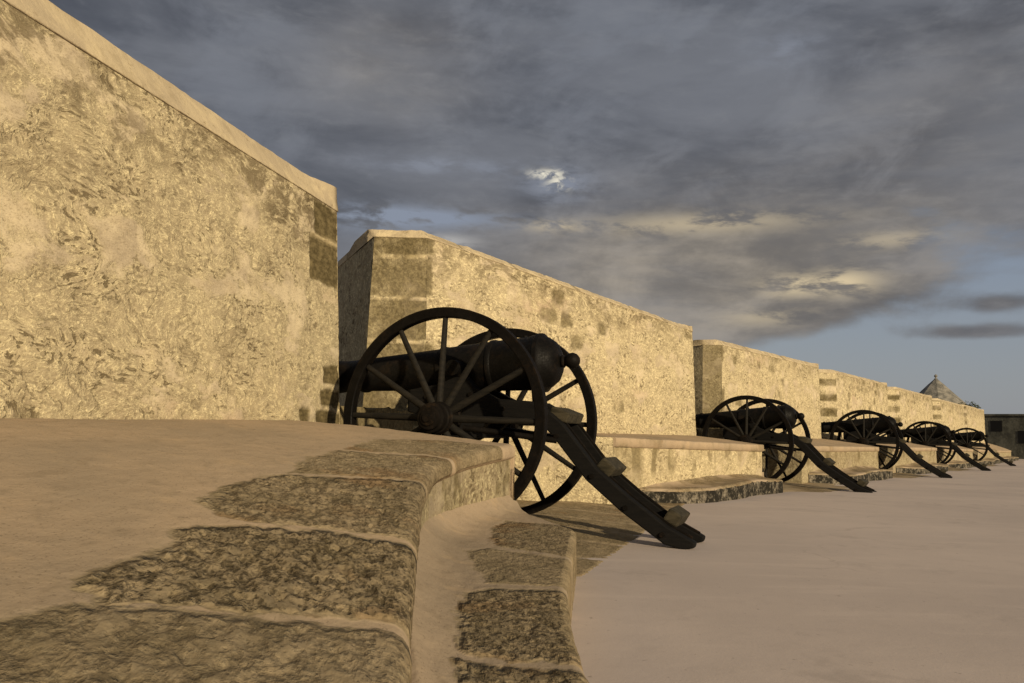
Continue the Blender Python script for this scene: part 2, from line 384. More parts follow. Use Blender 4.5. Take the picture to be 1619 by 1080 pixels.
# ------------------------------------------------------------------ platform beside the camera
ST1 = [[(-0.187, 1.447), (-0.412, 1.302), (-0.512, 1.249), (-0.593, 1.19), (-0.635, 1.068), (-0.80, 0.929), (-0.9, 0.4), (-0.05, 0.4), (-0.06, 1.447)],
 [(-0.10, 1.475), (-0.195, 1.475), (-0.407, 1.335), (-0.499, 1.321), (-0.542, 1.298), (-0.585, 1.253), (-0.666, 1.313), (-0.673, 1.425), (-0.68, 1.669), (-0.715, 1.815), (-0.624, 1.939), (-0.423, 2.097), (-0.245, 2.124), (-0.10, 2.13)],
 [(-0.12, 2.2), (-0.243, 2.2), (-0.455, 2.13), (-0.695, 2.016), (-0.791, 2.123), (-0.793, 2.398), (-0.778, 2.743), (-0.339, 3.107), (-0.12, 3.11)],
 [(-0.15, 3.155), (-0.321, 3.155), (-0.75, 2.80), (-0.80, 3.296), (-0.764, 3.716), (-0.406, 4.03), (-0.15, 4.03)],
 [(-0.1, 4.075), (-0.406, 4.075), (-0.75, 3.82), (-0.735, 4.467), (-0.42, 4.93), (0.1, 5.0)]]
PIT1 = [0.45, 1.0, 0.75, 0.45, 0.3]
def stone_masks(X, Y, polys, pits, P, joint=0.018, wob=0.02):
    st = np.zeros(X.shape); pt = np.zeros(X.shape); lt = np.zeros(X.shape)
    Q = P * np.array([1, 0.45, 1]); wx = fbm(Q, 6.0, 3, 0.55) * wob * 2.4 + fbm(Q, 30.0, 3, 0.6, 5.0) * wob * 1.4
    for poly, pv in zip(polys, pits):
        d = sdf_poly(X, Y, poly) + wx
        s_ = sstep(0.012, 0.002, d)
        st = np.maximum(st, s_)
        pt = np.maximum(pt, pv * sstep(0.0, -0.03, d))
        lt = np.maximum(lt, sstep(0.028, 0.006, np.abs(d - 0.020)) * 0.22 * sstep(-0.35, 0.15, wx / wob))
    return st, pt, lt * (1 - st)
la = np.concatenate([np.linspace(-8, 0.45, 24), np.arange(0.5, 2.6, 0.0065), np.arange(2.6, 5.2, 0.011), [5.2]])
lb = np.concatenate([np.linspace(0, 0.45, 70), np.linspace(0.455, 1.0, 175)])
NR = 0.045
T = np.zeros((len(la), len(lb), 3)); OUT = np.zeros((len(la), 3)); LIP = np.zeros((len(la), 3))
for i, y in enumerate(la):
    a_, c_ = lip1(y - 0.06), lip1(min(y + 0.06, 5.2)); t_ = Vector((c_[0] - a_[0], c_[1] - a_[1], 0)).normalized()
    OUT[i] = (t_.y, -t_.x, 0); LIP[i] = lip1(y)
    w = np.array(base1(y)); li = LIP[i] - OUT[i] * NR
    T[i, :, :2] = w[None, :2] + (li - w)[None, :2] * lb[:, None]
    T[i, :, 2] = w[2] + (li[2] - w[2]) * lb ** 1.25
st, pt, lt = stone_masks(T[..., 0], T[..., 1], ST1, PIT1, T)
rough = ridged(T * [1, 1.5, 1], 26.0, 3) - 0.55
pl = 0.006 * fbm(T, 2.2, 3) + 0.0022 * fbm(T * [1, 0.5, 1], 18.0, 3)
rough = ridged(T * [1, 0.5, 1], 26.0, 3) - 0.55
sh = -0.001 + 0.005 * fbm(T, 5.0, 3) + (0.003 + 0.011 * pt) * rough - 0.008 * pt * sstep(0.05, 0.45, fbm(T * [1, 0.5, 1], 34.0, 2, 0.5, 3.0))
# ripples of screed dragged towards the stones
T[..., 2] += pl * (1 - st) + sh * st + 0.001 * lt
# sunken worn hollow where the screed laps the stones
arcs = []
for ang in (22, 45, 68, 90):
    s_, c_ = math.sin(math.radians(ang)), math.cos(math.radians(ang))
    arcs.append((NR * s_, -NR * (1 - c_)))
prof = [(o_ - NR, z_) for o_, z_ in arcs] + [(0.0, -0.07), (-0.008, -0.085), (-0.03, -0.095)]
Fp = []
for o_, z_ in prof: Fp.append(LIP + OUT * o_ + np.array([0, 0, 1.0]) * z_)
lastz = LIP[:, 2] - 0.095
for k in range(1, 15):
    q = LIP + OUT * (-0.03); q = q.copy(); q[:, 2] = lastz + (BZ - 0.06 - lastz) * k / 14; Fp.append(q)
Fp = np.stack(Fp, 1)
fst, fpt, flt = stone_masks(np.repeat(LIP[:, None, 0] - 0.06, Fp.shape[1], 1), Fp[..., 1], ST1, PIT1, Fp)
for (arr, src) in ((fst, st), (fpt, pt), (flt, lt)): pass
fade = np.ones(Fp.shape[1]); fade[len(prof) - 2:] = 0.0
edge = np.repeat(st[:, -1:], Fp.shape[1], 1); edgep = np.repeat(pt[:, -1:], Fp.shape[1], 1); edgel = np.repeat(lt[:, -1:], Fp.shape[1], 1)
Fp += OUT[:, None, :] * (0.006 * fbm(Fp, 8.0, 4) + 0.004 * fbm(Fp, 30.0, 3))[..., None]
Fp[..., 2] += np.where(np.arange(Fp.shape[1]) < 4, 1, 0)[None] * (T[:, -1:, 2] - LIP[:, None, 2]) * 0.8
mb = Mesh()
full = np.concatenate([T, Fp[:, :len(prof)]], 1)
mk = np.concatenate([np.stack([st, pt, lt], -1), np.stack([edge * fade, edgep * fade, edgel * fade], -1)[:, :len(prof)]], 1)
mb.grid(full, mk)
# end towards the gun
endt = full[-1]; zs = np.linspace(0, 1, 10)
endg = np.stack([np.concatenate([endt[:, :2], (endt[:, 2:] * (1 - z) + (-0.05) * z)], 1) + np.array([0, 0.0 if z == 0 else 0.004, 0]) for z in zs], 1)
mb.grid(endg)
plat = mb.build('gun_platform_floor', M['terrace']); tag(plat, kind='structure')
# its riser
fz = Fp[:, len(prof) - 1:]
panel = sstep(0.1, 0.4, np.sin(fz[..., 1] * 6.2 + 1.0) + 0.5 * fbm(fz, 3.0, 2)) * sstep(0.30, 0.36, fz[..., 2]) * sstep(2.9, 3.3, fz[..., 1])
mb = Mesh(); mb.grid(fz, np.stack([panel * 0.75 * sstep(-0.2, 0.3, fbm(fz, 11.0, 3)), panel * 0.3, sstep(0.33, 0.28, fz[..., 2]) * 0.6], -1))
mb.build('platform_riser', M['face'], plat, smooth_=True)

STEPL = ['nearest low step of bare brown stones, curving below the big sloping platform edge', 'low step with a black mould stained riser, beyond the largest cannon',
  'low step in front of the platform between the second and third cannons', 'low step in front of the platform between the third and fourth cannons',
  'low step in front of the platform between the fourth and the smallest cannon', 'low step just beyond the smallest cannon', 'farthest low step, near the dark guardhouse']
# bench (low step) below it
def bench_outer(y): 
    if y <= 4.2: return interp(y - 0.1, BY, BX) * 0.25 + interp(y, BY, BX) * 0.5 + interp(y + 0.1, BY, BX) * 0.25 if y < 4.05 else interp(y, BY, BX)
    return lerp(0.345, 0.06, (y - 4.2) / 1.02)
BST = [[(-0.069, 4.085), (-0.01, 4.53), (0.39, 4.36), (0.40, 3.29), (0.245, 3.275), (-0.048, 3.55)],
 [(-0.169, 3.365), (-0.068, 3.47), (0.244, 3.222), (0.40, 3.222), (0.40, 2.67), (0.191, 2.664), (-0.075, 2.673)],
 [(-0.108, 2.5), (-0.05, 2.60), (0.30, 2.60), (0.30, 1.79), (0.181, 1.78), (0.014, 1.80), (-0.097, 1.84), (-0.11, 2.126)],
 [(-0.098, 1.765), (0.014, 1.745), (0.30, 1.72), (0.30, 1.0), (-0.04, 1.0), (-0.06, 1.49)]]
BPIT = [0.6, 0.35, 0.9, 0.9]
yb = np.concatenate([np.linspace(-8, 0.9, 20), np.arange(1.0, 3.0, 0.0075), np.arange(3.0, 5.22, 0.012)])
ub = np.linspace(0, 1, 80)
B = np.zeros((len(yb), len(ub), 3)); BO = np.zeros((len(yb), 3)); NB = 0.028
for i, y in enumerate(yb):
    xi = lip1(y)[0] - 0.045; xo = bench_outer(y)
    B[i, :, 0] = xi + (xo - NB - xi) * ub; B[i, :, 1] = y; B[i, :, 2] = BZ; BO[i] = (xo, y, BZ)
din = B[..., 0] - B[:, :1, 0]
cove = 0.10 * np.exp(-(din / 0.075) ** 1.3)
st, pt, lt = stone_masks(B[..., 0], B[..., 1], BST, BPIT, B, wob=0.022)
rough = ridged(B * [1, 0.5, 1], 26.0, 3, 4.0) - 0.55
B[..., 2] += np.minimum(cove, 0.8 * (np.array([lip1(y)[2] for y in yb])[:, None] - BZ - 0.09)) + (0.006 * fbm(B, 3.0, 3) + 0.003 * fbm(B * [1, 0.4, 1], 18.0, 3)) * (1 - st) + st * (-0.001 + 0.004 * fbm(B, 5.0, 3, 0.5, 2.0) + (0.002 + 0.007 * pt) * rough - 0.006 * pt * sstep(0.05, 0.4, fbm(B, 30.0, 3))) + 0.001 * lt
Rp = [BO + np.array([NB * (s_ - 1), 0, -NB * (1 - c_)]) for s_, c_ in ((math.sin(a), math.cos(a)) for a in (0.5, 1.05, 1.57))]
for z in np.linspace(BZ - 0.05, -0.04, 8): q = BO.copy(); q[:, 2] = z; Rp.append(q)
Rp = np.stack(Rp, 1); Rp[..., 0] += 0.005 * fbm(Rp, 9.0, 4)
Rp[:, :2, 2] += (B[:, -1:, 2] - BZ)
es = np.repeat(np.stack([st, pt * 0.6, lt], -1)[:, -1:], Rp.shape[1], 1)
mb = Mesh(); mb.grid(np.concatenate([B, Rp], 1), np.concatenate([np.stack([st, pt, lt], -1), es], 1))
endr = np.concatenate([B, Rp], 1)[-1]
mb.grid(np.stack([np.concatenate([endr[:, :2], endr[:, 2:] * (1 - z) - 0.05 * z], 1) for z in np.linspace(0, 1, 5)], 1))
tag(mb.build('stone_step', M['bench']), STEPL[0], 'step', 'low stone steps below the gun platforms')

# ------------------------------------------------------------------ apron where the near gun stands
xa = np.arange(-2.3, 1.9, 0.02); ya = np.arange(3.6, 8.8, 0.025)
X, Y = np.meshgrid(xa, ya); D = (X - 0.303) * 0.95 - (Y - 4.06) * 0.307
Zb = np.minimum(0.045, -D * 0.045 + 0.002); P3 = np.stack([X, Y, Zb], -1)
joints = sstep(0.05, 0.015, np.abs(((X * 0.37 + Y * 0.93 + 0.06 * fbm(P3, 2.0, 2)) % 0.62) - 0.31)) * 0.8
Zb = Zb + 0.008 * fbm(P3, 4.0, 4) + 0.006 * (ridged(P3, 14.0, 3) - 0.5) - 0.006 * joints
Zb = np.where(D > 0.03, -0.04, Zb)
mb = Mesh(); mb.grid(np.stack([X, Y, Zb], -1), np.stack([1 - 0.5 * joints, 0.25 + 0.4 * sstep(0, 0.4, fbm(P3, 1.5, 3)), joints * 0.2], -1))
tag(mb.build('gun_pavement', M['bench']), kind='structure')

# ------------------------------------------------------------------ far platforms, benches and aprons
LIPW = 1.10
def lip_far(t): return EYE + interp(t, [0, 1.2, 6.2, 15, 22, 45], [-0.01, -0.02, -0.10, -0.14, -0.17, -0.38])
PLATS = [(1.6, 6.08), (7.7, 13.4), (14.95, 21.5), (23.1, 30.6), (32.2, 39.0), (40.4, 49.0)]
NZ = np.array([0, 0, 1.0])
def rowp(t, w, z): x, y = row(t, w); return (x, y, z)
for pi, (ta, tb) in enumerate(PLATS):
    step = 0.02 if pi == 0 else 0.05 * (pi + 1)
    ts = np.linspace(ta, tb, max(12, int((tb - ta) / step)))
    n2 = np.array([N[0], N[1], 0])
    LIPW = 1.10 if pi == 0 else 1.2
    top = []
    for t in ts:
        zl = lip_far(t); r_ = []
        k = (t - ta) / (tb - ta); skew = 0.6 * max(0, 1 - k * 3) if pi == 0 else 0
        for b in np.linspace(-0.15, 1, 22):
            r_.append(rowp(t - skew * (1 - b), b * (LIPW - 0.03), lerp(EYE + 0.012, zl, max(b, 0) ** 1.2)))
        for s_ in (0.5, 1.05, 1.57): r_.append(rowp(t, LIPW - 0.03 + 0.03 * math.sin(s_), zl - 0.016 * (1 - math.cos(s_))))
        r_.append(rowp(t, LIPW, zl - 0.085)); r_.append(rowp(t, LIPW - 0.03, zl - 0.10))
        top.append(r_)
    top = np.array(top); top[..., 2] += 0.006 * fbm(top, 3.0, 3) + 0.004 * fbm(top, 12.0, 3)
    top += n2 * (0.020 * fbm(top, 4.0, 4, 0.6, 8.0) - 0.03 * np.clip(fbm(top, 2.0, 3, 0.5, 2.0), 0, 1))[..., None] * sstep(0.5, 1, np.linspace(0, 1, top.shape[1]))[None, :, None]
    stn = sstep(0.1, 0.35, fbm(top, 2.2, 4, 0.6, 3.0)) * np.linspace(0, 1, top.shape[1])[None]
    mb = Mesh(); mb.grid(top, np.stack([stn * 0.8, stn * 0.4, 0.15 * sstep(0.8, 1, np.linspace(0, 1, top.shape[1]))[None] * np.ones(stn.shape)], -1))
    for te in (0, -1): mb.poly(np.concatenate([top[te][-7:], [top[te][-1] * 1.0 - n2 * 0.05, top[te][-7] - n2 * 0.02 - NZ * 0.09]]))
    po = mb.build('gun_platform_floor', M['terrace']); tag(po, kind='structure')
    # riser on the front and on both ends
    mb = Mesh()
    zs = np.linspace(0, 1, 14)
    front = np.array([[rowp(t, LIPW - 0.03, lerp(lip_far(t) - 0.10, -0.30, z)) for z in zs] for t in ts])
    front += n2 * (0.014 * fbm(front, 5.0, 4))[..., None]
    tt = np.repeat(ts[:, None], 14, 1); blk = ((tt * (1.7 if pi else 1.9) + 0.5 * fbm(front, 1.2, 2)) % 1.0)
    brown = sstep(0.62, 0.66, blk) * sstep(0.98, 0.94, blk) * sstep(-0.1, 0.1, fbm(front, 0.9, 2, 0.5, 6.0)) * sstep(0.35, 0.45, front[..., 2] + 0.1)
    drip = sstep(-0.25, 0.15, fbm(front * [1, 1, 0.25], 6.0, 4)) * sstep(0.25, 0.6, front[..., 2] + 0.25 * fbm(front, 2.0, 3))
    if pi == 0: brown = np.maximum(brown, 0.45 * sstep(2.35, 2.2, tt + 0.05 * fbm(front, 5.0, 2)))
    mb.grid(front, np.stack([np.maximum(brown * 0.85, 0.45 * sstep(0.55, 0.62, front[..., 2] + 0.06 * fbm(front, 6.0, 3)) * sstep(-0.1, 0.2, fbm(front, 2.3, 3))), drip, 0.12 * np.ones(brown.shape)], -1))
    for te, sk, fl in ((ta, 0.6 if pi == 0 else 0.0, True), (tb, 0.0, False)):
        bs = np.linspace(0, 1, 60 if pi == 0 else 16)
        e_ = np.array([[rowp(te - sk * (1 - b), b * (LIPW - 0.03), lerp(lerp(EYE + 0.012, lip_far(te), b ** 1.2) - 0.004, -0.3, z)) for z in np.linspace(0, 1, 40 if pi == 0 else 12)] for b in bs])
        off = np.array([-E[0], -E[1], 0]) * (1 if fl else -1)
        e_ += off * (0.012 * fbm(e_, 5.0, 4) + 0.006 * ridged(e_, 16.0, 2))[..., None] * sstep(0, 0.1, np.linspace(0, 1, e_.shape[1]))[None, :, None]
        mb.grid(e_, np.zeros(e_.shape))
    mb.build('platform_riser', M['wall'] if pi == 0 else M['face'], po)
    # bench in front
    b0, b1 = (2.15, 6.25) if pi == 0 else (ta + 0.35, tb - 0.1)
    bt = np.linspace(b0, b1, max(14, int((b1 - b0) / step)))
    tb_, rs = [], []
    for t in bt:
        px_, py_ = row(t, LIPW + 0.4); pz = plaza_z(px_, py_); zb_ = pz + 0.185 + 0.02 * math.sin(t * 1.7 + pi); sag = 0.035 * math.sin(t * 2.3) + 0.02 * math.sin(t * 5.1); BW = LIPW - 0.02 + 0.42 * math.sqrt(smooth(0, 1.1, t - b0 + 0.01)) * math.sqrt(smooth(0, 0.7, b1 - t + 0.01)); sag *= (BW - LIPW + 0.02) / 0.42
        rr = [rowp(t, LIPW - 0.06 + (BW - LIPW + 0.03) * u + sag * u, zb_ + 0.07 * math.exp(-u * 8) - 0.01 * u) for u in np.linspace(0, 1, 16)]
        rr += [rowp(t, BW - 0.03 + 0.03 * math.sin(a) + sag, zb_ - 0.01 - 0.03 * (1 - math.cos(a))) for a in (0.5, 1.05, 1.57)]
        tb_.append(rr); rs.append([rowp(t, BW + sag - 0.004, lerp(zb_ - 0.03, pz - 0.05, z)) for z in np.linspace(0, 1, 9)])
    tb_, rs = np.array(tb_), np.array(rs)
    tb_[..., 2] += 0.008 * fbm(tb_, 3.0, 4) + 0.004 * fbm(tb_, 14.0, 3); rs += n2 * (0.022 * fbm(rs, 7.0, 4))[..., None]
    stn = sstep(-0.3, 0.1, fbm(tb_, 2.0, 4, 0.6, 1.0))
    mb = Mesh(); mb.grid(tb_, np.stack([stn * 0.9, stn * 0.6, 0 * stn], -1))
    bo = mb.build('stone_step', M['bench']); tag(bo, STEPL[pi + 1], 'step', 'low stone steps below the gun platforms')
    mb = Mesh(); mb.grid(rs); mb.build('step_riser', M['mould'], bo)
    mb = Mesh()
    for te in (0,):
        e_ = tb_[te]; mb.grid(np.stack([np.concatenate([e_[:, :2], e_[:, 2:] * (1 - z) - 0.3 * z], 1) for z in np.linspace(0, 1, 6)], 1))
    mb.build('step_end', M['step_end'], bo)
for ga, gb in ((5.9, 8.0), (12.75, 15.3), (20.45, 23.3), (29.05, 32.15), (38.7, 40.7)):
    ts = np.linspace(ga - 0.2, gb + 0.5, 50); ws = np.linspace(-1.9, 2.3, 50)
    A = np.array([[rowp(t, w, 0) for w in ws] for t in ts]); pz = np.vectorize(plaza_z)(A[..., 0], A[..., 1])
    bd = np.minimum(1, np.minimum((ts - ts[0]), (ts[-1] - ts) ) / 0.5)[:, None] * np.ones(pz.shape)
    A[..., 2] = pz + np.clip(0.09 * (1 - ws / 1.9), -0.05, 0.06)[None] + 0.012 * fbm(A, 2.5, 4) - 0.05 * (1 - sstep(0, 1, bd)) * sstep(1.4, 1.6, ws)[None]
    mb = Mesh(); s_ = sstep(-0.1, 0.3, fbm(A, 1.5, 4)); mb.grid(A, np.stack([0.55 + 0.4 * s_, 0.2 + 0.4 * s_, 0.2 * (1 - s_)], -1))
    tag(mb.build('gun_pavement', M['bench']), kind='structure')

# ------------------------------------------------------------------ parapet: blocks of wall between the gun ports
def frame_pt(o, e, n, t, w): return np.array([o[0] + e[0]*t + n[0]*w, o[1] + e[1]*t + n[1]*w])
def merlon(label, o, e, n, t0, t1, z0, z1, cop, mats, splay=(0.30, 0.49), splay_r=None, fine=0.03, maskfn=None, batter=0.045, quoin_rows=None, zbot=-0.15, group='wall blocks of the parapet', rag=1.0):
    wallm, cheekm, quoinm, copm = mats
    splay_r = splay_r or splay
    root_xy = frame_pt(o, e, n, (t0 + t1) / 2, 0)
    origin = (float(root_xy[0]), float(root_xy[1]), 0.0)
    root = tag(empty('parapet_wall', origin), label, 'wall', group)
    C2 = [(t0, 0), (t1, 0), (t1 + splay_r[0], -splay_r[1]), (t1 - 0.4, -1.75), (t0 + 0.4, -1.75), (t0 - splay[0], -splay[1])]
    W = [frame_pt(o, e, n, *c) for c in C2]; k = len(W)
    def zt(c): return EYE + lerp(z0, z1, (c[0] - t0) / (t1 - t0)) - (0.05 if c[1] < -1 else 0)
    nr = []
    for i in range(k):
        d = W[(i + 1) % k] - W[i]; d /= np.linalg.norm(d); nr.append(np.array([d[1], -d[0]]))
    mit = []
    for i in range(k):
        a, b2 = nr[i - 1], nr[i]; m_ = (a + b2); m_ /= max(0.35, np.dot(m_, a)); mit.append(m_)
    def seg(i, step, amp, attr):
        j = (i + 1) % k; L = np.linalg.norm(W[j] - W[i]); nu = max(2, int(L / step) + 1)
        H = zt(C2[i]) - cop - zbot; nz = max(2, int(H / step) + 1)
        u = np.linspace(0, 1, nu)[:, None, None]; v = np.linspace(0, 1, nz)[None, :, None]
        zT = (zt(C2[i]) - cop) * (1 - u) + (zt(C2[j]) - cop) * u
        zz = zbot + (zT - zbot) * v
        xy = W[i] * (1 - u) + W[j] * u - (mit[i] * (1 - u) + mit[j] * u) * batter * (zz - EYE) / 1.6
        P_ = np.concatenate([xy + 0 * zz, zz + 0 * u], 2)
        tt = C2[i][0] * (1 - u[..., 0]) + C2[j][0] * u[..., 0] + 0 * v[..., 0]; zr = P_[..., 2] - EYE
        mk = attr(tt, zr, P_) if attr else np.zeros(P_.shape)
        edge = np.minimum(1, np.minimum(u[..., 0], 1 - u[..., 0]) * L / 0.10) * np.ones(P_.shape[:2])
        dn = amp * (0.010 * fbm(P_, 2.2, 3) + 0.008 * fbm(P_, 7.0, 4) + 0.006 * (ridged(P_, 13.0, 2) - 0.5)) - 0.012 * mk[..., 0]
        dn = dn * (0.35 + 0.65 * edge) * np.minimum(1, (1 - v[..., 0]) * 12 + 0.1)
        P_[..., :2] += nr[i][None, None] * dn[..., None]
        chip = (1 - sstep(0, 1, edge)) * 0.020 * np.clip(fbm(P_ * [0.5, 0.5, 1], 9.0, 3, 0.6, 4.0), -0.3, 1)
        P_[..., :2] -= nr[i][None, None] * np.abs(chip)[..., None]
        return P_, mk
    mb = Mesh()
    P_, mk = seg(0, fine, 1.0, maskfn); mb.grid(P_, mk)
    mb.build('plastered_face', wallm, root, origin)
    mb = Mesh()
    for i, st_ in ((1, 0.08), (2, 0.2), (3, 0.4)): P_, mk = seg(i, st_, 0.6, None); mb.grid(P_, mk)
    P_, mk = seg(4, fine * 1.5, 2.2, None); mb.grid(P_, mk)
    mb.build('gun_port_cheek', cheekm, root, origin)
    mb = Mesh(); P_, mk = seg(5, fine * 0.5, 0.8, quoin_rows); mb.grid(P_, mk)
    mb.build('quoin', quoinm, root, origin)
    # coping: proud lip, weathered slope, top
    rings = []
    for (out, dz) in ((-0.02, -cop), (0.008, -cop + 0.003), (0.006, -cop + 0.012), (-0.04, -cop * 0.5), (-0.09, 0.0)):
        ring = []
        for i in range(k):
            j = (i + 1) % k; L = np.linalg.norm(W[j] - W[i]); nu = max(2, int(L / ((0.05 if t1 < 8 else 0.15) if i in (0, 5) else 0.4)))
            for q in range(nu):
                u = q / nu; z_ = lerp(zt(C2[i]), zt(C2[j]), u) + dz
                mm = mit[i] * (1 - u) + mit[j] * u
                xy = W[i] * (1 - u) + W[j] * u - mm * batter * (z_ - EYE) / 1.6 + (mm * out if out > 0 else np.array(n) * out * ((smooth(0, 0.4, (1 - u) * L) if i == 0 else 1) if i in (0, 5) or (i == 4 and u > 0.5) else 0))
                ring.append((xy[0], xy[1], z_))
        rings.append(ring)
    R_ = np.array(rings); nn = fbm(R_, 5.0, 4, 0.55, 2.0); R_[2:, :, 2] += rag * (0.014 * nn[2:] + 0.012 * fbm(R_, 14.0, 3)[2:]); R_[1:4] += np.array([n[0], n[1], 0]) * (rag * (0.014 * fbm(R_, 7.0, 4, 0.6)[1:4] - 0.018 * np.clip(fbm(R_, 3.1, 3, 0.5, 6.0)[1:4], 0, 1)))[..., None]
    R_ = np.concatenate([R_, R_[:, :1]], 1)
    along = (R_[..., 0] - o[0]) * e[0] + (R_[..., 1] - o[1]) * e[1]
    jn = np.abs(((along + 0.25 * np.sin(np.floor(along / 1.15) * 7.7)) / 1.15) % 1.0 - 0.5) * 1.15
    jn = sstep(0.045, 0.01, jn) * (0.7 if rag == 1.0 else 0.0)
    R_[2:, :, 2] -= 0.012 * jn[2:]
    mb = Mesh(); mb.grid(R_, np.stack([jn, 0 * jn, 0 * jn], -1)); mb.poly(R_[-1, :-1])
    mb.build('coping', copm, root, origin)
    return root

E1 = (0.2140, 0.9768); N1 = (0.9768, -0.2140); O1 = (-1.294, 6.3)
def mask_first(t, z, P_):
    w = 0.09 * fbm(P_, 6.0, 4, 0.6)
    st_ = np.zeros(t.shape)
    for (ta, za, zb) in ((-0.40, 1.40, 1.66), (-0.48, 1.06, 1.385), (-0.26, 0.32, 0.46), (-0.32, 0.15, 0.28), (-0.40, -0.03, 0.12), (-0.64, -0.02, 0.14)):
        a = sstep(ta - 0.015, ta + 0.015, t + w * 0.6) * sstep(za - 0.012, za + 0.012, z + w * 0.4) * sstep(zb + 0.012, zb - 0.012, z + w * 0.4)
        if ta == -0.64: a *= sstep(-0.46, -0.50, t + w)
        st_ = np.maximum(st_, a)
    lt_ = sstep(0.03, 0.0, np.abs(z - 1.39 + w * 0.3)) * sstep(-0.5, -0.42, t)
    dk = sstep(1.15, 1.5, z + 0.5 * fbm(P_, 1.6, 3)) * sstep(-0.15, 0.2, fbm(P_, 1.1, 3, 0.5, 9.0)) * 0.9
    dk = np.maximum(dk, sstep(0.10, 0.02, z) * sstep(0.0, 0.25, fbm(P_, 1.3, 2, 0.5, 4.0)) * 0.9)
    return np.stack([st_, dk, lt_ * 0.5], -1)
def mask_mid(den, ts=None):
    def f(t, z, P_):
        # worn courses: rows of bare stones near the top and scattered ones
        cell = np.floor(t / 0.42 + 0.5 * np.floor(z / 0.24) % 1.0); rowi = np.floor(z / 0.24)
        h = np.modf(np.abs(np.sin(cell * 127.1 + rowi * 311.7) * 43758.5))[0]
        fu = t / 0.42 + 0.5 * np.floor(z / 0.24) % 1.0 - cell; fv = z / 0.24 - rowi
        w = 0.30 * fbm(P_, 5.0, 4, 0.6)
        box = sstep(0.1, 0.22, fu + w) * sstep(0.92, 0.8, fu + w) * sstep(0.12, 0.25, fv + w) * sstep(0.9, 0.75, fv + w)
        st_ = box * (h < den * (0.5 + 1.2 * sstep(1.0, 1.4, z))) * 0.75 * sstep(-0.35, 0.25, fbm(P_, 3.0, 3, 0.6, 7.0))
        dk = sstep(1.2, 1.6, z + 0.35 * fbm(P_, 2.0, 3)) * 0.7
        if ts is not None:
            fz = np.modf((z + 2.0) / 0.40)[0]
            st_ = np.maximum(st_, 0.8 * sstep(0.02, -0.01, t - ts - 0.10 * np.sin(np.floor((z + 2.0) / 0.40) * 2.4) - 0.10 * fbm(P_, 5.0, 4)) * sstep(0.05, 0.1, fz))
        return np.stack([st_, dk, 0 * t], -1)
    return f
def quoin_mask(period, dark=1.0):
    def f(t, z, P_):
        w = 0.02 * fbm(P_, 6.0, 3)
        fv = np.modf((z + 2.0 + w) / period)[0]
        j = sstep(0.07, 0.03, fv) + sstep(0.95, 0.98, fv)
        row_ = np.floor((z + 2.0 + w) / period); var = np.modf(np.abs(np.sin(row_ * 12.98) * 4375.85))[0]
        st_ = (1 - np.clip(j, 0, 1) * sstep(-0.3, 0.1, fbm(P_, 5.0, 3))) * dark * (0.8 + 0.2 * var) * (0.68 + 0.32 * sstep(-0.35, 0.1, fbm(P_, 4.5, 4, 0.6, 3.0)))
        return np.stack([st_, 0 * t, np.clip(j, 0, 1) * 0.3 * sstep(-0.2, 0.2, fbm(P_, 9.0, 3))], -1)
    return f
def quoin_stripes(t, z, P_):
    w = 0.03 * fbm(P_, 4.0, 3); fv = np.modf((z + 2.0 + w) / 0.36)[0]
    w2 = 0.10 * fbm(P_, 3.0, 3, 0.6, 5.0); st_ = sstep(0.05, 0.14, fv + w2) * sstep(0.62, 0.52, fv - w2) * (0.5 + 0.5 * sstep(-0.3, 0.2, fbm(P_, 2.0, 3)))
    return np.stack([st_, 0.5 * st_, 0 * t], -1)
near = (M['wall_near'], M['cheek'], M['quoin'], M['coping'])
mid = (M['wall'], M['cheek'], M['quoin'], M['coping_rough'])
far = (M['wall_far'], M['cheek'], M['quoin'], M['coping_rough'])
merlon('tall yellow plastered wall with a smooth light coping, towering beside the camera', O1, E1, N1, -11.0, 0.0, 1.85, 1.86, 0.19, near,
       splay=(0.2, 0.4), splay_r=(0.06, 0.40), fine=0.018, rag=0.5, maskfn=mask_first, batter=0.075)
merlon('long plastered wall block rising behind the largest cannon, olive quoin stones at its end', O, E, N, 0.0, 6.29, 1.86, 1.69, 0.085, mid,
       fine=0.03, maskfn=mask_mid(0.05, 0.03), quoin_rows=quoin_mask(0.40, 0.95), batter=0.05)
merlon('wall block behind the second largest cannon, with dark patches under its light coping', O, E, N, 7.4, 13.43, 1.61, 1.69, 0.10, mid,
       fine=0.05, maskfn=mask_mid(0.12, 7.42), quoin_rows=quoin_mask(5.0, 0.9), splay=(0.14, 0.30), batter=0.03)
merlon('third wall block from the tall wall, its end striped with dark quoin stones', O, E, N, 14.9, 20.98, 1.67, 1.73, 0.09, far,
       fine=0.08, maskfn=mask_mid(0.16), quoin_rows=quoin_stripes, splay=(0.75, 0.7), splay_r=(0.3, 0.5), batter=0.02)
merlon('short looking wall block between the striped one and the one before the pointed roof', O, E, N, 22.88, 29.56, 1.72, 1.77, 0.09, far,
       fine=0.10, maskfn=mask_mid(0.25), quoin_rows=quoin_stripes, splay=(1.1, 0.8), splay_r=(0.3, 0.5), batter=0.02)
merlon('small distant wall block under the pointed grey turret roof', O, E, N, 31.69, 39.2, 1.76, 1.80, 0.09, far,
       fine=0.12, maskfn=mask_mid(0.25), quoin_rows=quoin_stripes, splay=(1.1, 0.8), splay_r=(0.3, 0.5), batter=0.02)
merlon('most distant wall block, with a little bush growing on its top', O, E, N, 40.2, 48.4, 1.86, 1.90, 0.09, far,
       fine=0.14, maskfn=mask_mid(0.1), quoin_rows=quoin_stripes, splay=(0.25, 0.6), batter=0.02)

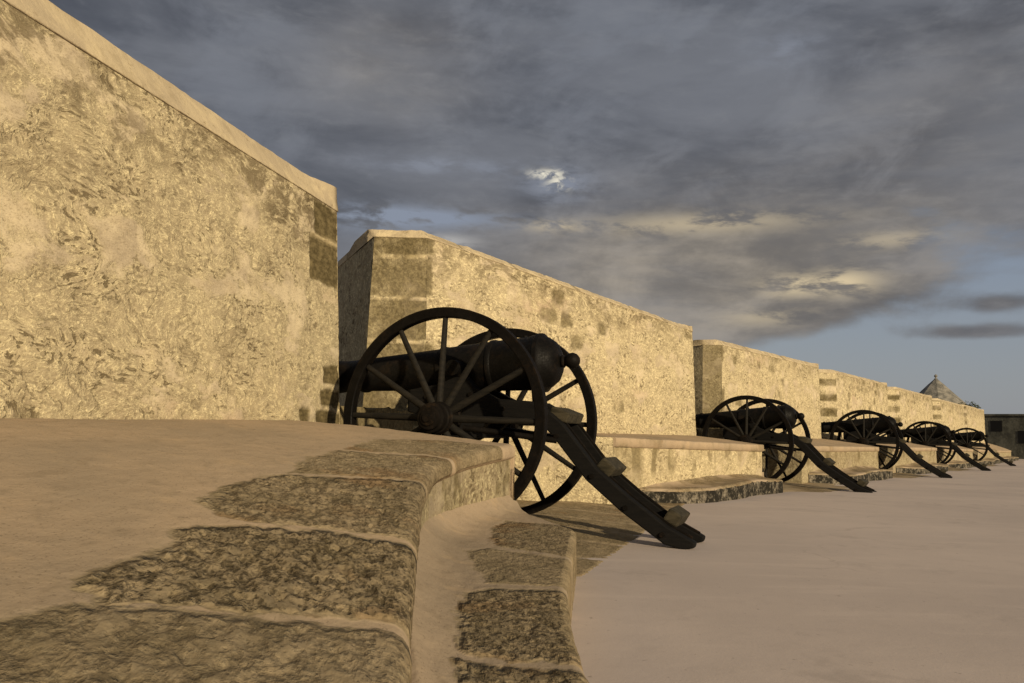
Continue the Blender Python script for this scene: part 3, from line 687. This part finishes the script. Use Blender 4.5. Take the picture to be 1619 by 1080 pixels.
# gun port sills between the wall blocks
def sill(label, pts, z):
    c = np.mean(np.array(pts), 0); mb = Mesh(); n_ = len(pts)
    P_ = np.array(pts); Tn = []
    for i in range(n_):
        a, b2 = P_[i], P_[(i + 1) % n_]; u = np.linspace(0, 1, 24)[:, None, None]; v = np.linspace(0, 1, 16)[None, :, None]
        g_ = np.concatenate([a * (1 - u) + b2 * u + 0 * v, -0.15 + (z + 0.15) * v + 0 * u], 2)
        g_[..., 2] += 0.05 * fbm(g_, 6.0, 3) * v[..., 0]; d = b2 - a; d = np.array([d[1], -d[0]]) / np.linalg.norm(d)
        g_[..., :2] += d * (0.03 * fbm(g_, 5.0, 4))[..., None]
        mb.grid(g_, np.tile([0.8, 0.5, 0], (24 * 16, 1))); Tn += g_[:-1, -1].tolist()
    mb.poly(Tn, (0.8, 0.5, 0))
    o_ = mb.build('gun_port_sill', M['cheek'], None, (float(c[0]), float(c[1]), 0)); tag(o_, label, 'sill', 'rough sills in the gun ports')
sill('rough rubble sill behind the spokes of the largest cannon', [(-1.33, 6.36), (-0.86, 7.50), (-1.30, 8.6), (-2.2, 7.4)], EYE + 0.17)
for i, (a, b2, lb_) in enumerate(((6.35, 7.3, 'rubble sill under the muzzle of the second largest cannon'), (13.55, 14.3, 'rubble sill under the muzzle of the third cannon from the camera'),
        (21.1, 22.0, 'rubble sill under the muzzle of the fourth cannon from the camera'), (29.7, 30.8, 'rubble sill under the muzzle of the smallest cannon'))):
    sill(lb_, [row(a, -0.12), row(b2, -0.4), row(b2 + 0.3, -1.6), row(a - 0.3, -1.6)], EYE + 0.1)

# ------------------------------------------------------------------ turret, guardhouse, bush
m, g, b = new_mat('turret_stone'); p = coords(g)
c = g.mix(g.ss(g.noise(p, 3.0, 6.0, 0.7), 0.38, 0.62), (0.13, 0.125, 0.11), (0.27, 0.25, 0.21)); g.l.new(c, b.inputs['Base Color'])
set_bump(g, b, g.noise(p, 10.0, 5.0, 0.7), 0.7, 0.05)
M['turret'] = m
tr = tag(empty('sentry_turret', (24.9, 48.1, 0)), 'grey sentry turret with a pointed roof, half hidden behind the parapet', 'turret')
def octo(r, z, rot=22.5): return [(r * math.cos(math.radians(45*k + rot)), r * math.sin(math.radians(45*k + rot)), z) for k in range(8)]
def rings_mesh(rings, name, mat, parent):
    mb = Mesh(); R_ = np.array(rings); R_ = np.concatenate([R_, R_[:, :1]], 1); mb.grid(R_); mb.poly(R_[-1, :-1]); return mb.build(name, mat, parent, smooth_=False)
rings_mesh([octo(1.35, -0.3), octo(1.35, 2.9)], 'turret_wall', M['wall_far'], tr)
rings_mesh([octo(1.40, 2.84), octo(1.50, 2.90), octo(1.50, 2.98), octo(1.0, 3.47), octo(0.46, 4.02), octo(0.10, 4.36)], 'roof', M['turret'], tr)
f = MB(); f.lathe([(0, 0.10), (0.05, 0.10), (0.08, 0.05), (0.14, 0.045), (0.17, 0.09), (0.22, 0.10), (0.27, 0.07), (0.32, 0.015)], (0, 0, 4.34), (0, 0, 1), 12); f.build('finial', M['turret'], tr, smooth_=True)

m, g, b = new_mat('shade_dark_masonry'); p = coords(g)
c = g.mix(g.ss(g.noise(p, 1.3, 6.0, 0.7), 0.38, 0.62), (0.05, 0.05, 0.04), (0.115, 0.113, 0.09)); g.l.new(c, b.inputs['Base Color'])  # dark tones put the shade on the guardhouse into its colour
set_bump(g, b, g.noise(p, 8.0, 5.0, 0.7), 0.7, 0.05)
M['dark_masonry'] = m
m, g, b = new_mat('dark_opening'); b.inputs['Base Color'].default_value = (0.008, 0.008, 0.008, 1); M['hole'] = m
gx, gy = 31.6, 49.2
gh = tag(empty('guardhouse', (gx, gy, 0), math.atan2(E[1], E[0]) - math.pi/2 - 0.25), 'low guardhouse toned dark for shade, with a flat roof at the far end of the terrace', 'building')
def wallbox(name, x0, x1, y0, y1, z0, z1, mat, par, bev=0.0):
    w_ = MB(); w_.box(((x0+x1)/2, (y0+y1)/2, (z0+z1)/2), (x1-x0, y1-y0, z1-z0)); return w_.build(name, mat, par, bevel=bev)
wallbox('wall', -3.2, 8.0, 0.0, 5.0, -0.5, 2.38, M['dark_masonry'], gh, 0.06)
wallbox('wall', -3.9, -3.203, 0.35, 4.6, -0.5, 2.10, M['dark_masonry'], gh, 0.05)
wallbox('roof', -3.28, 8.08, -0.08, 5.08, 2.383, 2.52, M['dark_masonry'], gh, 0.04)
for x0, x1, z0, z1 in ((-2.7, -2.05, 1.45, 2.1), (-1.2, -0.5, 0.75, 1.5), (0.9, 1.7, 0.0, 1.7)):
    wallbox('doorway' if z0 == 0 else 'window', x0, x1, -0.03, 0.02, z0 - (0.4 if z0 == 0 else 0), z1, M['hole'], gh)

m, g, b = new_mat('bush_leaf'); b.inputs['Base Color'].default_value = (0.035, 0.045, 0.018, 1); M['leaf'] = m
bx_, by_ = row(45.6, -0.5); bz = EYE + 1.87
bu = tag(empty('wall_bush', (bx_, by_, bz)), 'little dark bush on top of the most distant wall block', 'bush')
mb = Mesh()
for k in range(260):
    d = Vector((random.gauss(0, 1), random.gauss(0, 1), abs(random.gauss(0, 0.8)))); d = d.normalized() * random.uniform(0.1, 1) ** 0.5
    c_ = Vector((d.x * 0.62, d.y * 0.62, d.z * 0.42)); a = Vector((random.gauss(0, 1), random.gauss(0, 1), random.gauss(0, 1))).normalized(); b2 = a.orthogonal().normalized()
    s_ = random.uniform(0.04, 0.08); mb.poly([c_ - a*s_, c_ + b2*s_*0.5, c_ + a*s_, c_ - b2*s_*0.5])
mb.build('foliage', M['leaf'], bu)
f = MB()
for k in range(5): f.rod((0, 0, -0.02), (random.uniform(-0.4, 0.4), random.uniform(-0.4, 0.4), random.uniform(0.15, 0.35)), 0.02, 0.008, 6)
f.build('stem', M['dark_wood'], bu)

# ------------------------------------------------------------------ cannons
R = 0.75; GA = 0.57
def make_wheel(parent, side):
    # 'wheel' is the felloe ring; hub, tyre and spokes are its pieces
    f = MB(); seg = 72; prof = []
    ri, ro, hw = R - 0.068, R - 0.012, 0.034
    f.bm.free(); f.bm = bmesh.new()
    ringpts = [(ri + 0.006, -hw), (ri, -hw + 0.006), (ri, hw - 0.006), (ri + 0.006, hw), (ro, hw), (ro, -hw)]
    rows_ = []
    for k in range(seg):
        a = 2 * math.pi * k / seg
        rows_.append([f.bm.verts.new((r_ * math.cos(a), y_, r_ * math.sin(a))) for r_, y_ in ringpts])
    for k in range(seg):
        A, B_ = rows_[k], rows_[(k + 1) % seg]
        for q in range(6): f.bm.faces.new((A[q], A[(q+1) % 6], B_[(q+1) % 6], B_[q]))
    w = f.build('wheel', M['black'], parent, (0, side * GA, R), smooth_=True)
    t = MB(); rows_ = []
    for k in range(seg):
        a = 2 * math.pi * k / seg
        rows_.append([t.bm.verts.new((r_ * math.cos(a), y_, r_ * math.sin(a))) for r_, y_ in ((ro + 0.0005, -hw + 0.003), (ro + 0.0005, hw - 0.003), (R, hw - 0.003), (R, -hw + 0.003))])
    for k in range(seg):
        A, B_ = rows_[k], rows_[(k + 1) % seg]
        for q in range(4): t.bm.faces.new((A[q], A[(q+1) % 4], B_[(q+1) % 4], B_[q]))
    t.build('tyre', M['iron_worn'], w, smooth_=True)
    h = MB(); s = side
    h.lathe([(-0.13, 0.085), (-0.125, 0.098), (-0.10, 0.098), (-0.095, 0.088), (-0.06, 0.105), (0.05, 0.112), (0.06, 0.104), (0.085, 0.104), (0.09, 0.094), (0.125, 0.090), (0.13, 0.098),
             (0.155, 0.098), (0.16, 0.082), (0.185, 0.078), (0.188, 0.055), (0.20, 0.052), (0.203, 0.03), (0.215, 0.028)], (0, 0, 0), (0, s, 0), 40)
    h.build('hub', M['iron_worn'], w, smooth_=True)
    for k in range(12):
        a = math.radians(30 * k + 91)
        d = Vector((math.cos(a), 0, math.sin(a)))
        sp = MB(); sp.rod(d * 0.09 + Vector((0, s * 0.03, 0)), d * (ri + 0.01) + Vector((0, s * 0.004, 0)), 0.026, 0.019, 10, 0.85)
        sp.build('spoke', M['spoke'], w, smooth_=True)
    return w
def make_cannon():
    c = empty('cannon', (0, 0, 0))
    axd = Vector((1, 0, -0.057)).normalized(); ax0 = Vector((-0.79, 0, 1.184))
    f = MB()
    f.lathe([(0.135, 0.03), (0.15, 0.10), (0.175, 0.145), (0.22, 0.178), (0.255, 0.196), (0.262, 0.212), (0.29, 0.214), (0.30, 0.205), (0.335, 0.203), (0.345, 0.195), (0.62, 0.184),
             (0.63, 0.192), (0.655, 0.192), (0.665, 0.182), (1.02, 0.164), (1.03, 0.170), (1.06, 0.170), (1.07, 0.158), (1.72, 0.126), (1.735, 0.136), (1.765, 0.136), (1.78, 0.124), (1.9, 0.120), (1.97, 0.126), (2.0, 0.130), (2.035, 0.128), (2.045, 0.075), (2.02, 0.07), (1.6, 0.07)], ax0, axd, 48)
    br = f.build('barrel', M['barrel'], c, smooth_=True)
    f = MB(); f.lathe([(0.0, 0.005), (0.006, 0.026), (0.022, 0.046), (0.05, 0.058), (0.078, 0.054), (0.098, 0.040), (0.108, 0.033), (0.118, 0.046), (0.128, 0.046), (0.135, 0.034), (0.16, 0.05)], ax0, axd, 28)
    f.build('cascabel', M['iron_worn'], br, smooth_=True)
    for s in (1, -1):
        f = MB(); f.rod(ax0 + axd * 0.86 + Vector((0, s * 0.13, -0.02)), ax0 + axd * 0.86 + Vector((0, s * 0.29, -0.02)), 0.056, None, 20); f.build('trunnion', M['barrel'], br, smooth_=True)
    f = MB(); f.rod(ax0 + axd * 0.42 + Vector((0, 0, 0.185)), ax0 + axd * 0.42 + Vector((0, 0, 0.205)), 0.02, None, 12); f.build('vent', M['barrel'], br)
    cheek = [(0.46, 0.96), (0.22, 1.0), (0.14, 1.07), (0.0, 1.07), (-0.08, 0.98), (-0.25, 0.90), (-0.50, 0.885), (-0.66, 0.80), (-0.74, 0.735), (-0.98, 0.445), (-1.20, 0.27), (-1.45, 0.095), (-1.60, 0.02), (-1.63, 0.005), (-1.62, -0.03), (-1.55, -0.045),
             (-1.43, -0.02), (-1.14, 0.175), (-0.905, 0.365), (-0.66, 0.655), (-0.57, 0.745), (-0.36, 0.765), (-0.2, 0.74), (-0.1, 0.66), (0.1, 0.66), (0.2, 0.74), (0.46, 0.80)]
    for s in (1, -1):
        f = MB(); f.prism(cheek, s * 0.135, s * 0.215); ch = f.build('trail_cheek', M['dark_wood'], c, bevel=0.012)
        f = MB()
        for (x0, z0), (x1, z1) in zip(cheek[8:12], cheek[9:13]):
            f.rod((x0, s * 0.145, z0 + 0.006), (x1, s * 0.145, z1 + 0.006), 0.010, None, 6)
        f.build('iron_strap', M['iron_worn'], ch)
        for (x_, z_) in ((-1.42, 0.01), (-0.95, 0.36), (-1.18, 0.165), (-0.3, 0.80), (-0.05, 0.9), (0.3, 0.88), (-0.70, 0.62)):
            f = MB(); f.rod((x_, s * 0.205, z_ + 0.03), (x_, s * 0.232, z_ + 0.03), 0.02, 0.016, 8); f.build('bolt_head', M['iron_worn'], ch)
        f = MB(); f.rod((0.02, s * 0.36, 0.70), (-0.70, s * 0.215, 0.62), 0.021, None, 10); f.build('stay_rod', M['iron_worn'], c, smooth_=True)
        f = MB(); f.prism([(0.17, 1.055), (0.14, 1.10), (0.02, 1.10), (-0.01, 1.055)], s * 0.15, s * 0.225); f.build('cap_square', M['black'], c, bevel=0.006)
    f = MB(); f.box((0, 0, 0.70), (0.13, 0.86, 0.16)); f.rod((0, -0.74, 0.75), (0, 0.74, 0.75), 0.035, None, 16); f.build('axle', M['dark_wood'], c, bevel=0.01)
    for (x_, z_, dy, dx, dz, rt) in ((-0.70, 0.795, 0.34, 0.14, 0.075, 0.35), (-1.03, 0.45, 0.32, 0.115, 0.08, 0.72), (-1.475, 0.145, 0.31, 0.10, 0.085, 0.55)):
        f = MB(); f.box((x_, 0, z_), (dx, dy, dz), Matrix.Rotation(-rt, 4, 'Y')); f.build('cross_block', M['block'], c, bevel=0.012)
    for c_, d_ in (((0.34, 0, 0.86), (0.14, 0.266, 0.16)), ((-0.42, 0, 0.80), (0.20, 0.266, 0.08))):
        f = MB(); f.box(c_, d_); f.build('transom', M['dark_wood'], c)
    f = MB(); f.rod((-0.48, 0, 0.80), (-0.46, 0, 0.975), 0.03, None, 14); f.rod((-0.475, 0, 0.86), (-0.473, 0, 0.88), 0.075, None, 14); f.build('elevating_screw', M['iron_worn'], c, smooth_=True)
    for s in (1, -1): make_wheel(c, s)
    return c
def copy_tree(o, parent=None):
    c = o.copy(); COL.objects.link(c); c.parent = parent
    for ch in list(o.children): copy_tree(ch, c)
    return c
cannon = make_cannon()
GRP = 'cannons lined up along the parapet'
uf = math.atan2(-N[1], -N[0])
SPOTS = [(-0.25, 6.07, -0.67 + EYE, math.atan2(0.376, -0.927), 1.0, 'largest black cannon on spoked wheels, its muzzle hidden beside the tall yellow wall')]
for t_, w_, sc_, lb_ in ((6.86, 0.74, 0.90, 'second largest black cannon, its trail end beside the black stained low step'), (14.15, 0.80, 0.94, 'third black cannon down the row, in front of the striped quoin stones'),
                    (22.35, 0.85, 0.94, 'fourth black cannon down the row, wheels overlapping the one before it'), (31.5, 0.9, 0.94, 'smallest black cannon, last of the row near the dark guardhouse')):
    x_, y_ = row(t_, w_); z_ = plaza_z(x_, y_) + interp(t_, [6, 15, 40], [-0.02, 0.0, 0.01])
    SPOTS.append((x_, y_, z_ + 0.02, uf + 0.04, sc_, lb_))
for i, (x_, y_, z_, rz, s_, lb_) in enumerate(SPOTS):
    o = cannon if i == 0 else copy_tree(cannon)
    o.location = (x_, y_, z_); o.rotation_euler = (0, 0, rz + (0, 0.0, 0.05, -0.04, 0.07)[i]); o.scale = (s_, s_, s_)
    tag(o, lb_, 'cannon', GRP)
    if i:
        for ch in o.children:
            if ch.name.startswith(('trail_cheek', 'cross_block')): ch.scale = ((1.13, 1.09, 1.06, 1.06)[i - 1], 1, 1)

# ------------------------------------------------------------------ light, sky, camera
SUN_AZ = math.atan2(0.50, -0.86)            # compass direction towards the sun (x = sin, y = cos)
SUN_EL = math.radians(17.0)
sd = bpy.data.lights.new('Sun', 'SUN'); sd.energy = 4.6; sd.angle = math.radians(1.2); sd.color = (1.0, 0.825, 0.56)
so = bpy.data.objects.new('Sun', sd); COL.objects.link(so)
sv = Vector((math.sin(SUN_AZ) * math.cos(SUN_EL), math.cos(SUN_AZ) * math.cos(SUN_EL), math.sin(SUN_EL)))
so.rotation_euler = sv.to_track_quat('Z', 'Y').to_euler(); so.location = sv * 60

world = bpy.data.worlds.new('World'); sc.world = world; world.use_nodes = True
g = G(world.node_tree); g.n.clear()
gen = g.node('ShaderNodeTexCoord').outputs['Generated']
sp = g.node('ShaderNodeSeparateXYZ', {0: gen}).outputs
az = g.math('ARCTAN2', sp[0], sp[1]); el = g.math('ARCSINE', sp[2])
nish = g.node('ShaderNodeTexSky', sky_type='NISHITA', sun_disc=False, sun_elevation=SUN_EL, sun_rotation=SUN_AZ, air_density=1.3, dust_density=1.5, ozone_density=1.5).outputs[0]
def gauss(a0, e0, ra, re_):
    x = g.math('POWER', g.math('DIVIDE', g.math('SUBTRACT', az, a0), ra), 2.0); y = g.math('POWER', g.math('DIVIDE', g.math('SUBTRACT', el, e0), re_), 2.0)
    return g.math('EXPONENT', g.math('MULTIPLY', g.math('ADD', x, y), -1.0))
def sky(px, py): return math.atan((px - 810) / 1300), math.atan((683 + 0.0235 * (px - 810) - py) / 1300)
def blob(px, py, rx, ry): a0, e0 = sky(px, py); return gauss(a0, e0, rx / 1300, ry / 1300)
vec = g.node('ShaderNodeCombineXYZ', {0: g.math('MULTIPLY_ADD', el, 0.5, az), 1: g.math('MULTIPLY', el, 3.0), 2: 0.37}).outputs[0]
vec2 = g.node('ShaderNodeCombineXYZ', {0: g.math('MULTIPLY_ADD', el, -0.4, az), 1: g.math('MULTIPLY', el, 1.5), 2: 4.1}).outputs[0]
nA = g.noise(vec, 3.2, 7.0, 0.55, 0.35); nB = g.noise(vec2, 7.5, 7.0, 0.6, 0.3); nC = g.noise(vec, 20.0, 6.0, 0.6, 0.2)
# clear evening sky low down, from the sky model
clear = g.mix(1.0, nish, (0.070, 0.070, 0.075), 'MULTIPLY')
clear = g.mix(0.75, clear, g.mix(g.ss(el, 0.0, 0.28), (0.30, 0.32, 0.36), (0.24, 0.285, 0.375)))
# cover: solid overhead, ragged towards the clear low right
edge = g.math('ADD', g.math('SUBTRACT', el, g.ss(az, -0.15, 0.60, 0.10, 0.205)), g.math('MULTIPLY', g.math('SUBTRACT', nA, 0.5), 0.34))
edge = g.math('MULTIPLY_ADD', g.math('SUBTRACT', nB, 0.5), 0.13, edge)
for (px, py, rx, ry, amt) in ((1180, 440, 260, 75, 0.16), (1310, 475, 120, 45, 0.10), (1180, 520, 150, 40, 0.06), (1560, 548, 120, 14, 0.13), (1600, 510, 90, 16, 0.10), (620, 348, 110, 20, -0.0), (1445, 355, 60, 30, -0.03), (1500, 430, 120, 40, -0.06), (950, 340, 260, 30, 0.08), (700, 378, 60, 14, 0.03)):
    edge = g.math('ADD', edge, g.math('MULTIPLY', blob(px, py, rx, ry), amt))
cover = g.ss(edge, -0.035, 0.045)
vec3 = g.node('ShaderNodeCombineXYZ', {0: g.math('MULTIPLY_ADD', el, -0.9, az), 1: g.math('MULTIPLY', el, 4.2), 2: 2.2}).outputs[0]
nE = g.noise(vec3, 3.6, 7.0, 0.56, 0.3)
dark = g.mix(g.ss(g.math('MULTIPLY_ADD', nE, 0.15, g.math('MULTIPLY', nA, 0.85)), 0.33, 0.66), (0.070, 0.078, 0.098), (0.172, 0.182, 0.208))
dark = g.mix(g.ss(nB, 0.47, 0.66, 0.0, 0.5), dark, (0.20, 0.215, 0.25))
dark = g.mix(g.ss(nC, 0.50, 0.72, 0.0, 0.18), dark, (0.235, 0.245, 0.265))
dark = g.mix(g.ss(g.noise(vec3, 8.0, 7.0, 0.58, 0.2), 0.52, 0.74, 0.0, 0.2), dark, (0.10, 0.107, 0.126))
warm = g.math('ADD', g.math('MULTIPLY', blob(1130, 450, 360, 120), 1.0), g.math('ADD', g.math('MULTIPLY', blob(600, 90, 130, 70), 0.35), g.math('MULTIPLY', blob(1540, 230, 200, 120), 0.22)))
wcol = g.mix(g.ss(g.math('MULTIPLY_ADD', nB, 0.7, g.math('MULTIPLY', nC, 0.3)), 0.36, 0.66), (0.225, 0.20, 0.17), (0.40, 0.345, 0.275))
cl = g.mix(g.math('MULTIPLY', warm, g.ss(nE, 0.3, 0.6, 0.5, 1.0), clamp=True), dark, wcol)
lit = g.math('ADD', g.math('ADD', blob(1340, 463, 42, 17), blob(1258, 463, 40, 14)), g.math('MULTIPLY', g.math('ADD', blob(1110, 357, 150, 15), blob(870, 352, 45, 9)), 0.55))
lit = g.math('ADD', lit, g.math('MULTIPLY', g.math('ADD', blob(1215, 510, 60, 12), blob(1420, 405, 60, 12)), 0.4))
cl = g.mix(g.math('MULTIPLY', lit, g.ss(nC, 0.36, 0.56), clamp=True), cl, (0.66, 0.54, 0.35))
skyc = g.mix(cover, clear, cl)
nS = g.noise(vec, 26.0, 6.0, 0.55, 0.2)
skyc = g.mix(g.math('MULTIPLY', g.math('ADD', blob(600, 345, 110, 22), blob(680, 340, 140, 12)), g.ss(g.math('MULTIPLY_ADD', nS, 0.6, g.math('MULTIPLY', nB, 0.4)), 0.40, 0.56, 0.0, 0.85), clamp=True), skyc, (0.245, 0.28, 0.35))
skyc = g.mix(g.math('MULTIPLY', blob(700, 378, 45, 10), g.ss(nS, 0.36, 0.56)), skyc, (0.42, 0.41, 0.40))
# thin silver tear in the cloud and soft blue openings
nD = g.noise(vec2, 48.0, 5.0, 0.6, 0.3)
tear = g.math('MULTIPLY', g.math('MAXIMUM', blob(862, 267, 26, 7), g.math('MULTIPLY', blob(880, 280, 18, 12), 0.8)), g.ss(nD, 0.42, 0.60))
skyc = g.mix(g.math('MULTIPLY', g.math('ADD', blob(880, 285, 60, 26), g.math('ADD', g.math('MULTIPLY', blob(700, 255, 130, 14), 0.7), g.math('MULTIPLY', blob(1250, 85, 60, 22), 0.5))), g.ss(nC, 0.35, 0.65, 0.1, 0.75)), skyc, (0.27, 0.30, 0.37))
skyc = g.mix(g.math('MULTIPLY', tear, 1.3, clamp=True), skyc, (0.78, 0.73, 0.60))
bg = g.node('ShaderNodeBackground', {'Color': skyc, 'Strength': 1.0}); out = g.node('ShaderNodeOutputWorld', {'Surface': bg.outputs[0]})

cd = bpy.data.cameras.new('Camera'); cam = bpy.data.objects.new('Camera', cd); COL.objects.link(cam)
cd.sensor_width = 36.0; cd.lens = 1300 / 1619 * 36.0; cd.clip_start = 0.02; cd.clip_end = 2000
cam.matrix_world = Matrix.Translation((0, 0, EYE)) @ Matrix.Rotation(math.pi / 2 + math.atan(143 / 1300), 4, 'X') @ Matrix.Rotation(math.radians(1.35), 4, 'Z')
sc.camera = cam
sc.view_settings.view_transform = 'Standard'; sc.view_settings.look = 'None'; sc.view_settings.exposure = 0.0; sc.view_settings.gamma = 1.0
